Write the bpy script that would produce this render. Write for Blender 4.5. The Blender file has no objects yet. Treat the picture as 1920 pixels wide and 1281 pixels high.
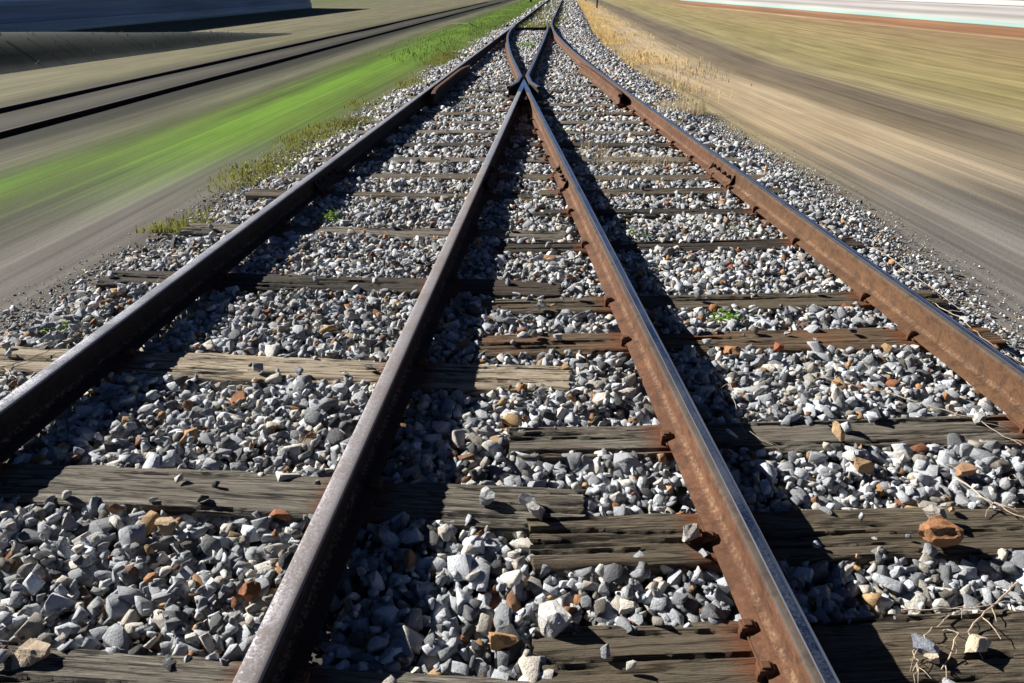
import bpy, bmesh, math, random
import numpy as np
from mathutils import Vector, Matrix, noise as mn
R = math.radians
SC = bpy.context.scene
COL = SC.collection
random.seed(7)
RNG = np.random.default_rng(11)

# ------------------------------------------------------------------ camera, sky, sun
FPX, CAMH = 1350.0, 1.70
PITCH = math.atan(670.5 / FPX)
cam_d = bpy.data.cameras.new("camera")
cam = bpy.data.objects.new("camera", cam_d)
COL.objects.link(cam)
cam.location = (0, 0, CAMH)
cam.rotation_euler = (math.pi / 2 - PITCH, 0, 0)
cam_d.sensor_width = 36
cam_d.lens = FPX / 1920 * 36
cam_d.clip_start = 0.05
cam_d.clip_end = 2000
SC.camera = cam

SUN_EL, SUN_AZ = R(29), R(-65)           # azimuth from +Y, negative = to the left
world = bpy.data.worlds.new("World")
SC.world = world
world.use_nodes = True
wn = world.node_tree.nodes
sky = wn.new("ShaderNodeTexSky")
sky.sky_type = 'NISHITA'
sky.sun_disc = False
sky.sun_elevation = SUN_EL
sky.sun_rotation = SUN_AZ
sky.altitude = 7000
sky.dust_density = 0.0
sky.air_density = 0.48
sky.ozone_density = 3.0
wn["Background"].inputs[1].default_value = 0.05
world.node_tree.links.new(sky.outputs[0], wn["Background"].inputs[0])
sun_d = bpy.data.lights.new("sun", 'SUN')
sun_d.energy = 5.0
sun_d.angle = R(0.5)
sun_d.color = (1.0, 0.945, 0.86)
sun = bpy.data.objects.new("sun", sun_d)
COL.objects.link(sun)
SUNV = Vector((math.cos(SUN_EL) * math.sin(SUN_AZ), math.cos(SUN_EL) * math.cos(SUN_AZ), math.sin(SUN_EL)))
sun.rotation_euler = SUNV.to_track_quat('Z', 'Y').to_euler()
sun.location = (-20, 10, 20)
SC.view_settings.view_transform = 'Standard'
SC.view_settings.look = 'None'
SC.view_settings.exposure = 1.25
SC.view_settings.gamma = 1.0

# ------------------------------------------------------------------ helpers
def at(px, py, z=0.0):
    """ground point (height z) seen at a pixel of the 1920-wide photograph"""
    cp, sp = math.cos(PITCH), math.sin(PITCH)
    u, v = (px - 960) / FPX, (py - 640.5) / FPX
    d = Vector((u, cp - v * sp, -sp - v * cp))
    t = (z - CAMH) / d.z
    return Vector((d.x * t, d.y * t, z))

def tag(o, label=None, cat=None, group=None, kind=None):
    if label: o['label'] = label
    if cat: o['category'] = cat
    if group: o['group'] = group
    if kind: o['kind'] = kind
    return o

def empty(name, loc=(0, 0, 0), rz=0.0):
    o = bpy.data.objects.new(name, None)
    COL.objects.link(o)
    o.location = loc
    o.rotation_euler = (0, 0, rz)
    o.empty_display_size = 0.1
    return o

def link(name, me, mats, parent=None, loc=None, rot=None):
    o = bpy.data.objects.new(name, me)
    COL.objects.link(o)
    for m in (mats if isinstance(mats, (list, tuple)) else [mats]):
        if m.name not in [x.name for x in me.materials if x]:
            me.materials.append(m)
    if parent: o.parent = parent
    if loc is not None: o.location = loc
    if rot is not None: o.rotation_euler = rot
    return o

def pymesh(name, verts, faces, mi=None, smooth=None):
    me = bpy.data.meshes.new(name)
    me.from_pydata([tuple(v) for v in verts], [], [tuple(f) for f in faces])
    if mi is not None: me.polygons.foreach_set("material_index", mi)
    if smooth is not None:
        me.polygons.foreach_set("use_smooth", [True] * len(me.polygons))
        me.set_sharp_from_angle(angle=R(smooth))
    me.update()
    return me

def trimesh(name, V, F):
    """fast triangle mesh from numpy arrays"""
    me = bpy.data.meshes.new(name)
    me.vertices.add(len(V)); me.vertices.foreach_set("co", np.ascontiguousarray(V, np.float32).ravel())
    me.loops.add(F.size); me.loops.foreach_set("vertex_index", np.ascontiguousarray(F, np.int32).ravel())
    me.polygons.add(len(F))
    me.polygons.foreach_set("loop_start", np.arange(0, F.size, 3, dtype=np.int32))
    me.update(calc_edges=True)
    return me

def bm_box(bm, c, s, rz=0.0, bev=0.0):
    r = bmesh.ops.create_cube(bm, size=1)
    M = Matrix.Translation(c) @ Matrix.Rotation(rz, 4, 'Z') @ Matrix.Diagonal((s[0], s[1], s[2], 1))
    bmesh.ops.transform(bm, matrix=M, verts=r['verts'])
    if bev:
        es = list({e for v in r['verts'] for e in v.link_edges})
        bmesh.ops.bevel(bm, geom=es, offset=bev, segments=2, affect='EDGES', profile=0.6)

def bm_mesh(name, bm, smooth=None):
    me = bpy.data.meshes.new(name)
    bm.to_mesh(me); bm.free()
    if smooth is not None:
        me.polygons.foreach_set("use_smooth", [True] * len(me.polygons))
        me.set_sharp_from_angle(angle=R(smooth))
    return me

# ------------------------------------------------------------------ materials
class NT:
    def __init__(self, name):
        self.m = bpy.data.materials.new(name); self.m.use_nodes = True
        self.t = self.m.node_tree; self.n = self.t.nodes; self.b = self.n["Principled BSDF"]
    def l(self, a, b): self.t.links.new(a, b)
    def node(self, ty, **kw):
        n = self.n.new(ty)
        for k, v in kw.items(): setattr(n, k, v)
        return n
    def coord(self, scale=(1, 1, 1), out='Object'):
        tc = self.node("ShaderNodeTexCoord"); mp = self.node("ShaderNodeMapping")
        mp.inputs['Scale'].default_value = scale
        self.l(tc.outputs[out], mp.inputs[0]); return mp.outputs[0]
    def noise(self, vec, scale, detail=4, rough=0.55, dist=0.0):
        n = self.node("ShaderNodeTexNoise")
        n.inputs['Scale'].default_value = scale; n.inputs['Detail'].default_value = detail
        n.inputs['Roughness'].default_value = rough; n.inputs['Distortion'].default_value = dist
        if vec is not None: self.l(vec, n.inputs['Vector'])
        return n.outputs['Fac']
    def ramp(self, fac, stops, interp='LINEAR'):
        r = self.node("ShaderNodeValToRGB"); cr = r.color_ramp; cr.interpolation = interp
        while len(cr.elements) < len(stops): cr.elements.new(0.5)
        for e, (p, c) in zip(cr.elements, stops):
            e.position = p; e.color = (c, c, c, 1) if not hasattr(c, '__len__') else (*c, 1)
        self.l(fac, r.inputs[0]); return r.outputs[0]
    def mix(self, fac, a, b, mode='MIX'):
        m = self.node("ShaderNodeMix", data_type='RGBA', blend_type=mode)
        for sock, v in ((m.inputs[0], fac), (m.inputs[6], a), (m.inputs[7], b)):
            if isinstance(v, (int, float)): sock.default_value = v
            elif isinstance(v, tuple): sock.default_value = (*v, 1)
            else: self.l(v, sock)
        return m.outputs[2]
    def math(self, op, a, b=0.0, clamp=False):
        m = self.node("ShaderNodeMath", operation=op, use_clamp=clamp)
        for s, v in ((m.inputs[0], a), (m.inputs[1], b)):
            if isinstance(v, (int, float)): s.default_value = v
            else: self.l(v, s)
        return m.outputs[0]
    def bump(self, h, strength=0.4, dist=0.005):
        b = self.node("ShaderNodeBump"); b.inputs['Strength'].default_value = strength
        b.inputs['Distance'].default_value = dist
        self.l(h, b.inputs['Height']); self.l(b.outputs[0], self.b.inputs['Normal'])
    def col(self, c): self.l(c, self.b.inputs['Base Color']) if not isinstance(c, tuple) else setattr(self.b.inputs['Base Color'], 'default_value', (*c, 1))
    def rough(self, v):
        if isinstance(v, (int, float)): self.b.inputs['Roughness'].default_value = v
        else: self.l(v, self.b.inputs['Roughness'])

def mat_rust(name, lo, hi, fleck, grime=0.5):
    k = NT(name); v = k.coord()
    vs = k.coord((1, 1, 1))
    a = k.noise(v, 9, 6, 0.65); b = k.noise(v, 60, 4, 0.6); c = k.noise(v, 240, 2)
    base = k.mix(k.ramp(a, [(0.3, 0), (0.7, 1)]), lo, hi)
    base = k.mix(k.ramp(b, [(0.46, 0), (0.8, .8)]), base, fleck)
    base = k.mix(k.math('MULTIPLY', k.ramp(k.noise(v, 22, 5, 0.7), [(0.55, 0), (0.68, 1)]), grime), base, (0.06, 0.035, 0.025))
    sz = k.node("ShaderNodeSeparateXYZ"); tco = k.node("ShaderNodeTexCoord"); k.l(tco.outputs['Object'], sz.inputs[0])
    zz = k.math('ADD', sz.outputs[2], k.math('MULTIPLY', k.math('SUBTRACT', a, .5), .008))
    crud = k.ramp(k.math('MULTIPLY', zz, 10.0), [(.36, 0), (.42, 1), (.50, 1), (.60, 0)])
    base = k.mix(k.math('MULTIPLY', crud, k.ramp(k.noise(v, 75, 4, .7), [(.46, 0), (.60, .8)])), base, (.21, .14, .085))
    base = k.mix(k.ramp(k.noise(v, 14.0, 6, .7), [(.5, 0), (.62, .7)]), base, tuple(x * .5 for x in lo))
    base = k.mix(k.ramp(k.noise(v, 3.0, 4, .6), [(.35, 0), (.7, .55)]), base, tuple(x * .55 for x in lo))
    k.col(base); k.rough(0.85); k.b.inputs['Specular IOR Level'].default_value = 0.25
    k.bump(k.math('ADD', b, k.math('MULTIPLY', c, 0.6)), 0.5, 0.003)
    return k.m
M_RUST = mat_rust("rust_orange", (0.072, 0.033, 0.019), (0.122, 0.054, 0.027), (0.165, 0.086, 0.043), 0.65)
M_RUST_SHADE = mat_rust("dark_rust_and_shade", (0.018, 0.013, 0.011), (0.030, 0.018, 0.013), (0.048, 0.027, 0.018), 0.5)  # dark rust, near-black with the shade of the left rails' sides painted in
M_RUSTG = mat_rust("rust_ochre", (0.072, 0.036, 0.020), (0.112, 0.056, 0.027), (0.155, 0.088, 0.033), 0.65)

def mat_steel(name, base, rough, dirt, dirtamt, left=.016, right=.027):
    k = NT(name)
    v = k.coord((1, 1, 1)); 
    tc = k.node("ShaderNodeUVMap"); mp = k.node("ShaderNodeMapping"); mp.inputs['Scale'].default_value = (160, 1.1, 1)
    k.l(tc.outputs[0], mp.inputs[0])
    streak = k.noise(mp.outputs[0], 1.0, 5, 0.6)
    sp = k.noise(v, 130, 3, 0.7); blot = k.noise(v, 4, 4, 0.6)
    k.b.inputs['Metallic'].default_value = 1.0
    c = k.mix(k.ramp(streak, [(0.35, 0), (0.65, 1)]), tuple(x * 0.72 for x in base), base)
    d = k.math('MULTIPLY', k.ramp(k.math('ADD', k.math('MULTIPLY', sp, 0.5), k.math('MULTIPLY', blot, 0.5)), [(0.4, 0), (0.62, 1)]), dirtamt, True)
    # rusty film toward the edges of the head (u = across the head)
    sx = k.node("ShaderNodeSeparateXYZ"); k.l(tc.outputs[0], sx.inputs[0])
    edge = k.math('MAXIMUM', k.math('MULTIPLY', sx.outputs[0], -1.0 / left), k.math('MULTIPLY', sx.outputs[0], 1.0 / right))
    edge = k.math('ADD', edge, k.math('MULTIPLY', k.math('SUBTRACT', streak, 0.5), 0.8))
    em = k.ramp(k.math('MULTIPLY', edge, 0.5), [(0.34, 0), (0.60, 0.92)])
    mask = k.math('MAXIMUM', d, em)
    k.col(k.mix(mask, c, dirt))
    k.l(k.math('SUBTRACT', 1.0, mask), k.b.inputs['Metallic'])
    k.l(k.math('SUBTRACT', 0.5, k.math('MULTIPLY', mask, 0.42)), k.b.inputs['Specular IOR Level'])
    k.rough(k.math('ADD', k.math('MULTIPLY', mask, 0.5), k.math('ADD', rough, k.math('MULTIPLY', streak, 0.12))))
    k.bump(sp, 0.05, 0.0006)
    return k.m
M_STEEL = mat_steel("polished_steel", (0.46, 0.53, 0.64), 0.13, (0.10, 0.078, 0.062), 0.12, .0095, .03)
M_STEELW = mat_steel("worn_dull_steel", (0.40, 0.39, 0.42), 0.5, (0.185, 0.165, 0.165), 1.6, .04, .022)
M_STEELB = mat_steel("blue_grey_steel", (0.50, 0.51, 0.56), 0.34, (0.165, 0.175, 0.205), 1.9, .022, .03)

M_WORN = mat_rust('worn_brown_steel', (0.060, 0.048, 0.042), (0.085, 0.066, 0.054), (0.105, 0.08, 0.06), .3)
def mat_wood(name, light, dark, stain, stainamt):
    k = NT(name)
    oi = k.node("ShaderNodeObjectInfo")
    tc = k.node("ShaderNodeTexCoord"); add = k.node("ShaderNodeVectorMath", operation='ADD')
    cmb = k.node("ShaderNodeCombineXYZ")
    k.l(k.math('MULTIPLY', oi.outputs['Random'], 37.0), cmb.inputs[0]); k.l(k.math('MULTIPLY', oi.outputs['Random'], 11.0), cmb.inputs[1])
    k.l(tc.outputs['Object'], add.inputs[0]); k.l(cmb.outputs[0], add.inputs[1])
    def mp(s):
        m = k.node("ShaderNodeMapping"); m.inputs['Scale'].default_value = s; k.l(add.outputs[0], m.inputs[0]); return m.outputs[0]
    g1 = k.noise(mp((2.6, 85, 40)), 1.0, 7, 0.72, 0.6)
    g2 = k.noise(mp((9, 260, 140)), 1.0, 4, 0.7, 0.3)
    bl = k.noise(mp((1.3, 5, 3)), 1.0, 4, 0.6)
    c = k.mix(k.ramp(g1, [(0.36, 0), (0.60, 1)]), dark, light)
    c = k.mix(k.ramp(g2, [(0.40, 0.85), (0.5, 0)]), c, tuple(x * 0.3 for x in dark))
    c = k.mix(k.ramp(bl, [(0.40, 0), (0.60, 0.9)]), c, tuple(0.45 * a + 0.3 * b for a, b in zip(light, dark)))
    ln = k.math('ABSOLUTE', k.math('SUBTRACT', k.noise(mp((1.5, 26, 14)), 1.0, 3, .6, .5), .5))
    c = k.mix(k.ramp(ln, [(.0, .95), (.016, .6), (.034, 0)]), c, (.012, .010, .008))
    st = k.noise(mp((1.6, 7, 3)), 1.0, 5, 0.6)
    c = k.mix(k.math('MULTIPLY', k.ramp(st, [(0.5, 0), (0.64, 1)]), stainamt), c, stain)
    # rust wash under each rail seat, from the mesh attribute
    at_ = k.node("ShaderNodeAttribute", attribute_name="seat")
    c = k.mix(k.math('MULTIPLY', k.ramp(k.math('ADD', at_.outputs['Fac'], k.math('MULTIPLY', k.math('SUBTRACT', g1, 0.5), 0.8)), [(0.35, 0), (0.8, 1)]), 0.85), c, (0.15, 0.052, 0.022))
    cr = k.node("ShaderNodeAttribute", attribute_name="crack")
    c = k.mix(k.ramp(cr.outputs['Fac'], [(0.25, 0), (0.8, 0.9)]), c, (0.012, 0.010, 0.008))
    k.col(c); k.rough(0.85); k.b.inputs['Specular IOR Level'].default_value = 0.2
    k.bump(k.math('ADD', k.math('MULTIPLY', g1, 1.0), k.math('MULTIPLY', g2, 0.8)), 1.0, 0.010)
    return k.m
M_WOOD = {
 'grey': mat_wood("wood_grey", (0.30, 0.275, 0.23), (0.075, 0.067, 0.055), (0.13, 0.085, 0.055), 0.3),
 'pale': mat_wood("wood_pale", (0.62, 0.53, 0.40), (0.22, 0.18, 0.13), (0.30, 0.22, 0.13), 0.3),
 'dark': mat_wood("wood_dark", (0.10, 0.088, 0.07), (0.032, 0.028, 0.024), (0.07, 0.04, 0.025), 0.4),
 'brown': mat_wood("wood_brown", (0.24, 0.17, 0.11), (0.075, 0.052, 0.036), (0.17, 0.075, 0.03), 0.7),
 'olive': mat_wood("wood_olive", (0.215, 0.18, 0.13), (0.065, 0.054, 0.04), (0.12, 0.085, 0.05), 0.4),
}

def mat_stone():
    k = NT("crushed_stone"); v = k.coord()
    a = k.node("ShaderNodeAttribute", attribute_name="tint")
    n1 = k.noise(v, 38, 5, 0.65); n2 = k.noise(v, 190, 4, 0.7); n3 = k.noise(v, 14, 3, 0.5, 1.5)
    c = k.mix(k.ramp(n1, [(0.34, 0.3), (0.62, 0)]), a.outputs['Color'], (0.10, 0.105, 0.115), 'MULTIPLY')
    c = k.mix(k.ramp(n1, [(0.3, 0), (0.75, 0.5)]), a.outputs['Color'], k.mix(1.0, a.outputs['Color'], (1.25, 1.22, 1.18), 'MULTIPLY'))
    c = k.mix(k.ramp(n2, [(0.35, 0.6), (0.50, 0)]), c, k.mix(1.0, c, (0.50, 0.50, 0.52), 'MULTIPLY'))
    c = k.mix(k.ramp(n3, [(0.62, 0), (0.72, 0.22)]), c, (0.34, 0.26, 0.18))
    k.col(c); k.rough(0.8); k.b.inputs['Specular IOR Level'].default_value = 0.3
    k.bump(k.math('ADD', n1, k.math('MULTIPLY', n2, 0.7)), 0.9, 0.010)
    return k.m
M_STONE = mat_stone()

def mat_plain(name, c, rough=0.8, var=0.3, scale=20, transl=0.0):
    k = NT(name); v = k.coord()
    n = k.noise(v, scale, 5, 0.6)
    k.col(k.mix(k.ramp(n, [(0.3, 0), (0.7, 1)]), tuple(x * (1 - var) for x in c), tuple(min(1, x * (1 + var)) for x in c)))
    k.rough(rough); k.b.inputs['Specular IOR Level'].default_value = 0.25
    if transl:
        tr = k.node("ShaderNodeBsdfTranslucent"); tr.inputs[0].default_value = (*[min(1, x * 1.5) for x in c], 1)
        ms = k.node("ShaderNodeMixShader"); ms.inputs[0].default_value = transl
        out = k.n["Material Output"]
        k.l(k.b.outputs[0], ms.inputs[1]); k.l(tr.outputs[0], ms.inputs[2]); k.l(ms.outputs[0], out.inputs[0])
    return k.m
M_LEAF = mat_plain("weed_leaf", (0.16, 0.30, 0.035), 0.6, 0.4, 60, 0.35)
M_MOSS = mat_plain("moss_leaf", (0.16, 0.17, 0.035), 0.8, 0.5, 60, 0.3)
M_STRAW = mat_plain("dry_straw", (0.42, 0.34, 0.21), 0.7, 0.35, 30, 0.3)
M_GRASSG = mat_plain("green_grass", (0.10, 0.155, 0.032), 0.7, 0.5, 0.35, 0.4)
M_GRASSY = mat_plain("dry_tan_grass", (0.46, 0.34, 0.15), 0.7, 0.4, 0.5, 0.4)
M_TWIG = mat_plain("pale_dry_stem", (0.40, 0.33, 0.25), 0.8, 0.3, 60)
M_TWIGD = mat_plain("dark_brown_stem", (0.10, 0.075, 0.055), 0.8, 0.3, 40)
M_SOIL = mat_plain("dark_soil", (0.060, 0.052, 0.045), 0.95, 0.4, 25)
M_POST = mat_plain("dark_post", (0.03, 0.026, 0.022), 0.8, 0.3, 6)

# ------------------------------------------------------------------ track geometry (metres; sleeper tops at z=0, rail tops at z=0.18)
ZT = 0.18
TL = 0.0716                                   # slope of the straight main line
def xA(y): return -2.240 + TL * y
def xB(y): return -0.735 + TL * y
def xC(y): return 0.825 - 0.047 * y
D_PTS = [(-1, 2.405), (6.84, 2.049), (10, 1.90), (13.86, 1.729), (17.65, 1.60), (20, 1.545), (22.5, 1.513), (25, 1.50), (27.7, 1.515),
         (30, 1.565), (32, 1.63), (34, 1.715), (38, 1.96), (42, 2.25), (64, 3.83), (90, 5.69)]
LC_PTS = [(14.44, 0.146), (16.02, 0.078), (18.77, -0.035), (22.5, -0.120), (24.3, -0.142), (26.2, -0.140), (28.6, -0.075), (30.2, -0.01), (32.0, 0.105)]
RC_PTS = [(14.66, 0.314), (18.2, 0.568), (22.5, 0.872), (26.2, 1.125), (29.3, 1.325), (32.0, 1.455), (33.6, 1.50)]

def spline(pts, step=0.35):
    """Catmull-Rom through (y, x) points -> list of Vector((x, y))"""
    P = [Vector((x, y)) for y, x in pts]
    P = [P[0] * 2 - P[1]] + P + [P[-1] * 2 - P[-2]]
    out = []
    for i in range(1, len(P) - 2):
        p0, p1, p2, p3 = P[i - 1], P[i], P[i + 1], P[i + 2]
        n = max(1, int((p2 - p1).length / step))
        t0 = 0; t1 = (p1 - p0).length ** .5; t2 = t1 + (p2 - p1).length ** .5; t3 = t2 + (p3 - p2).length ** .5
        for j in range(n):
            t = t1 + (t2 - t1) * j / n
            a1 = p0 * ((t1 - t) / t1) + p1 * (t / t1)
            a2 = p1 * ((t2 - t) / (t2 - t1)) + p2 * ((t - t1) / (t2 - t1))
            a3 = p2 * ((t3 - t) / (t3 - t2)) + p3 * ((t - t2) / (t3 - t2))
            b1 = a1 * ((t2 - t) / t2) + a2 * (t / t2)
            b2 = a2 * ((t3 - t) / (t3 - t1)) + a3 * ((t - t1) / (t3 - t1))
            out.append(b1 * ((t2 - t) / (t2 - t1)) + b2 * ((t - t1) / (t2 - t1)))
    out.append(P[-2])
    return out
def line(fn, y0, y1, step=0.35):
    n = max(2, int(abs(y1 - y0) / step))
    return [Vector((fn(y0 + (y1 - y0) * i / n), y0 + (y1 - y0) * i / n)) for i in range(n + 1)]
def x_on(path, y):
    ys = [p.y for p in path]; return float(np.interp(y, ys, [p.x for p in path]))
D_PATH = spline(D_PTS)
def xD(y): return x_on(D_PATH, y)

HEAD = [(-.0085, .118), (-.034, .129), (-.0355, .150), (-.0345, .158), (-.030, .1645), (-.023, .1670), (-.012, .1678), (0, .168),
        (.012, .1678), (.023, .1670), (.030, .1645), (.0345, .158), (.0355, .150), (.034, .129), (.0085, .118)]
WEBL = [(-.0085, .118), (-.0085, .052), (-.011, .040), (-.018, .031), (-.030, .0255)]
FOOT = [(-.030, .0255), (-.066, .0125), (-.070, .010), (-.070, 0), (.070, 0), (.070, .010), (.066, .0125), (.030, .0255)]

def frames(path):
    out = []
    for i, p in enumerate(path):
        a = path[max(0, i - 1)]; b = path[min(len(path) - 1, i + 1)]
        t = (b - a).normalized(); out.append((p, Vector((t.y, -t.x))))
    return out

def sweep(path, prof, z0, cap=None, jit=0.0, matf=None, rough=0.0):
    """sweep an open profile; cap = closed polygon profile for end caps; returns a mesh with uv (u across, v along)"""
    V, F, MI, UV = [], [], [], []
    fr = frames(path); n = len(prof); s = 0.0
    S = []
    for i, (p, nr) in enumerate(fr):
        if i: s += (fr[i][0] - fr[i - 1][0]).length
        S.append(s)
        for (u, w) in prof:
            du = 0.0
            if jit: du = jit * mn.noise(Vector((s * 9, u * 60, w * 40)))
            q = p + nr * (u + du)
            V.append((q.x, q.y, z0 + w))
    for i in range(len(fr) - 1):
        for j in range(n - 1):
            F.append((i * n + j, i * n + j + 1, (i + 1) * n + j + 1, (i + 1) * n + j))
            MI.append(matf(prof[j], prof[j + 1]) if matf else 0)
            UV += [(prof[j][0], S[i]), (prof[j + 1][0], S[i]), (prof[j + 1][0], S[i + 1]), (prof[j][0], S[i + 1])]
    if cap:
        for (p, nr), flip in ((fr[0], False), (fr[-1], True)):
            b = len(V)
            for (u, w) in cap:
                q = p + nr * u; V.append((q.x, q.y, z0 + w))
            idx = list(range(b, b + len(cap)))
            F.append(tuple(idx if flip else idx[::-1])); MI.append(1 if matf else 0)
            UV += [(0.05, 0)] * len(cap)
    me = pymesh("sweep", V, F, MI)
    uvl = me.uv_layers.new(name="UVMap")
    uvl.data.foreach_set("uv", np.array(UV, np.float32).ravel())
    me.polygons.foreach_set("use_smooth", [True] * len(me.polygons))
    me.set_sharp_from_angle(angle=R(28))
    return me

def head_mat_worn(a, b):
    if min(a[1], b[1]) < .158: return 1
    return 2 if max(a[0], b[0]) <= -.0119 else 0
def head_mat(a, b):
    return 0 if (min(a[1], b[1]) >= .158) else 1

RAILPATHS = []
def rail(label, path, steel, rust, name='rail', cat='rail', z0=0.012, group=None, dense=False, avoid=True):
    if avoid: RAILPATHS.append(path)
    e = empty(name, (path[0].x, path[0].y, 0))
    tag(e, label, cat, group)
    off = -Vector((path[0].x, path[0].y, 0))
    def put(nm, me, mats):
        me.transform(Matrix.Translation(off)); return link(nm, me, mats, e)
    put('head', sweep(path, HEAD, z0, HEAD, 0.0012 if dense else 0, head_mat_worn if steel is M_STEEL else head_mat), [steel, rust, M_WORN] if steel is M_STEEL else [steel, rust])
    cw = [(-.0085, .1175), (-.0085, .0520), (.0085, .0520), (.0085, .1175)]
    wv = sweep(path, WEBL, z0); wr = sweep(path, [(-u, w) for u, w in WEBL][::-1], z0)
    bm = bmesh.new(); bm.from_mesh(wv); bm.from_mesh(wr)
    for p, nr, fl in ((frames(path)[0][0], frames(path)[0][1], False), (frames(path)[-1][0], frames(path)[-1][1], True)):
        pr = WEBL + [(-u, w) for u, w in WEBL][::-1]
        vs = [bm.verts.new(((p + nr * u).x, (p + nr * u).y, z0 + w)) for u, w in pr]
        bm.faces.new(vs if fl else vs[::-1])
    put('web', bm_mesh('web', bm, 28), rust)
    put('foot', sweep(path, FOOT, z0, FOOT, 0.0022 if dense else 0), rust)
    return e

def nut(bm, p, ax, r=0.019, l=0.024):
    """square nut with a short bolt end; ax = outward direction (2D)"""
    q = Matrix(((ax.x, -ax.y, 0, p.x), (ax.y, ax.x, 0, p.y), (0, 0, 1, p.z), (0, 0, 0, 1)))
    r1 = bmesh.ops.create_cone(bm, cap_ends=True, segments=6, radius1=r, radius2=r * .92, depth=l)
    M = q @ Matrix.Rotation(math.pi / 2, 4, 'Y') @ Matrix.Translation((0, 0, l / 2))
    bmesh.ops.transform(bm, matrix=M, verts=r1['verts'])
    r2 = bmesh.ops.create_cone(bm, cap_ends=True, segments=8, radius1=r * .5, radius2=r * .45, depth=l * .7)
    M = q @ Matrix.Rotation(math.pi / 2, 4, 'Y') @ Matrix.Translation((0, 0, l * 1.35))
    bmesh.ops.transform(bm, matrix=M, verts=r2['verts'])

def fishplates(e, fn, yc, mat, L=0.62):
    """joint bars on both sides of a rail at yc, parts of the rail e; bolts are their sub-parts"""
    o0 = Vector(e.location)
    for sd in (-1, 1):
        prof = [(.0092, .110), (.020, .118), (.027, .108), (.025, .060), (.034, .045), (.072, .0285), (.086, .0265), (.087, .004), (.0725, .002)]
        prof = [(sd * u, w) for u, w in prof]
        if sd < 0: prof = prof[::-1]
        me = sweep(line(fn, yc - L / 2, yc + L / 2, 0.1), prof, 0.012, prof)
        me.transform(Matrix.Translation(-o0))
        fp = link('fishplate', me, mat, e)
        t = Vector((fn(yc + .1) - fn(yc - .1), .2)).normalized(); nr = Vector((t.y, -t.x)) * sd
        for k in (-.225, -.09, .09, .225):
            bm = bmesh.new()
            p = Vector((fn(yc + k), yc + k)) + nr * .0255
            nut(bm, Vector((p.x - o0.x, p.y - o0.y, .012 + .084)), nr)
            link('bolt', bm_mesh('bolt', bm), M_RUST_SHADE, fp)

JA, JB, JC, JD = 6.68, 6.76, 6.78, 6.90
rA1 = rail("near blue grey topped rail on the outer edge of the left track", line(xA, -0.9, JA, .2), M_STEELB, M_RUST_SHADE, dense=True)
rA2 = rail("long outer left rail running from its joint away past the switch", line(xA, JA + .006, 34, .5) + line(xA, 34.5, 95, 4), M_STEELB, M_RUST_SHADE)
rB1 = rail("dull pinkish grey rail at bottom centre, near left leg of the V", line(xB, -0.5, JB, .2), M_STEELW, M_RUST_SHADE, dense=True)
rB2 = rail("short shiny left leg of the V between the rail joint and the crossing nose", line(xB, JB + .006, 11.93, .4), M_STEELB, M_RUST_SHADE)
rC1 = rail("rusty orange rail with bluish shiny top at bottom centre, right leg of the V", line(xC, -0.5, JC, .2), M_STEEL, M_RUST, dense=True)
rC2 = rail("short rusty right leg of the V between the bolted joint and the crossing nose", line(xC, JC + .006, 11.93, .4), M_STEEL, M_RUST)
rD1 = rail("ochre rusted near rail with bright blue top, outer edge of the right track", [p for p in spline([(-1, 2.405), (JD, xD(JD))], .2)], M_STEEL, M_RUSTG, dense=True)
rD2 = rail("long curving shiny rail on the right, beyond the bolted joint", [Vector((xD(JD + .006), JD + .006))] + [p for p in D_PATH if p.y > JD + .2], M_STEEL, M_RUST)
for e, fn, yc, m in ((rA1, xA, JA, M_RUST_SHADE), (rB1, xB, JB, M_RUST_SHADE), (rC1, xC, JC, M_RUST), (rD1, xD, JD, M_RUST)):
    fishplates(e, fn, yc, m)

# crossing: wing rails (each is the closure rail up to the switch), nose, check rails
lw = [(12.60, -.055), (12.85, .005), (13.25, .088), (14.20, .160)] 
lpath = [Vector((x, y)) for y, x in lw] + spline(LC_PTS, .5)[0:]
rw = [(12.55, .445), (12.85, .385), (13.3, .318), (14.30, .288)]
rpath = [Vector((x, y)) for y, x in rw] + spline(RC_PTS, .5)[0:]
rail("curved left closure rail inside the switch with its wing bent beside the nose", lpath, M_STEEL, M_RUST, name='closure_rail')
rail("straight right closure rail ending in an open blade near the curved rail", rpath, M_STEEL, M_RUST_SHADE, name='closure_rail')
cl = [(11.6, .20), (11.95, .155), (12.4, .125), (15.1, .125), (15.55, .155), (15.9, .21)]
rail("brown unpolished check rail with flared ends inside the left outer rail", [Vector((xA(y) + o, y)) for y, o in cl], M_RUST, M_RUST_SHADE, name='check_rail', cat='check rail', z0=.022)
cr_ = [(11.55, .17), (11.8, .135), (12.3, .118), (15.4, .118), (15.9, .15), (16.3, .20)]
rail("brown unpolished check rail with flared ends inside the right curving rail", [Vector((xD(y) - o, y)) for y, o in cr_], M_RUST, M_RUST, name='check_rail', cat='check rail', z0=.022)

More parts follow.
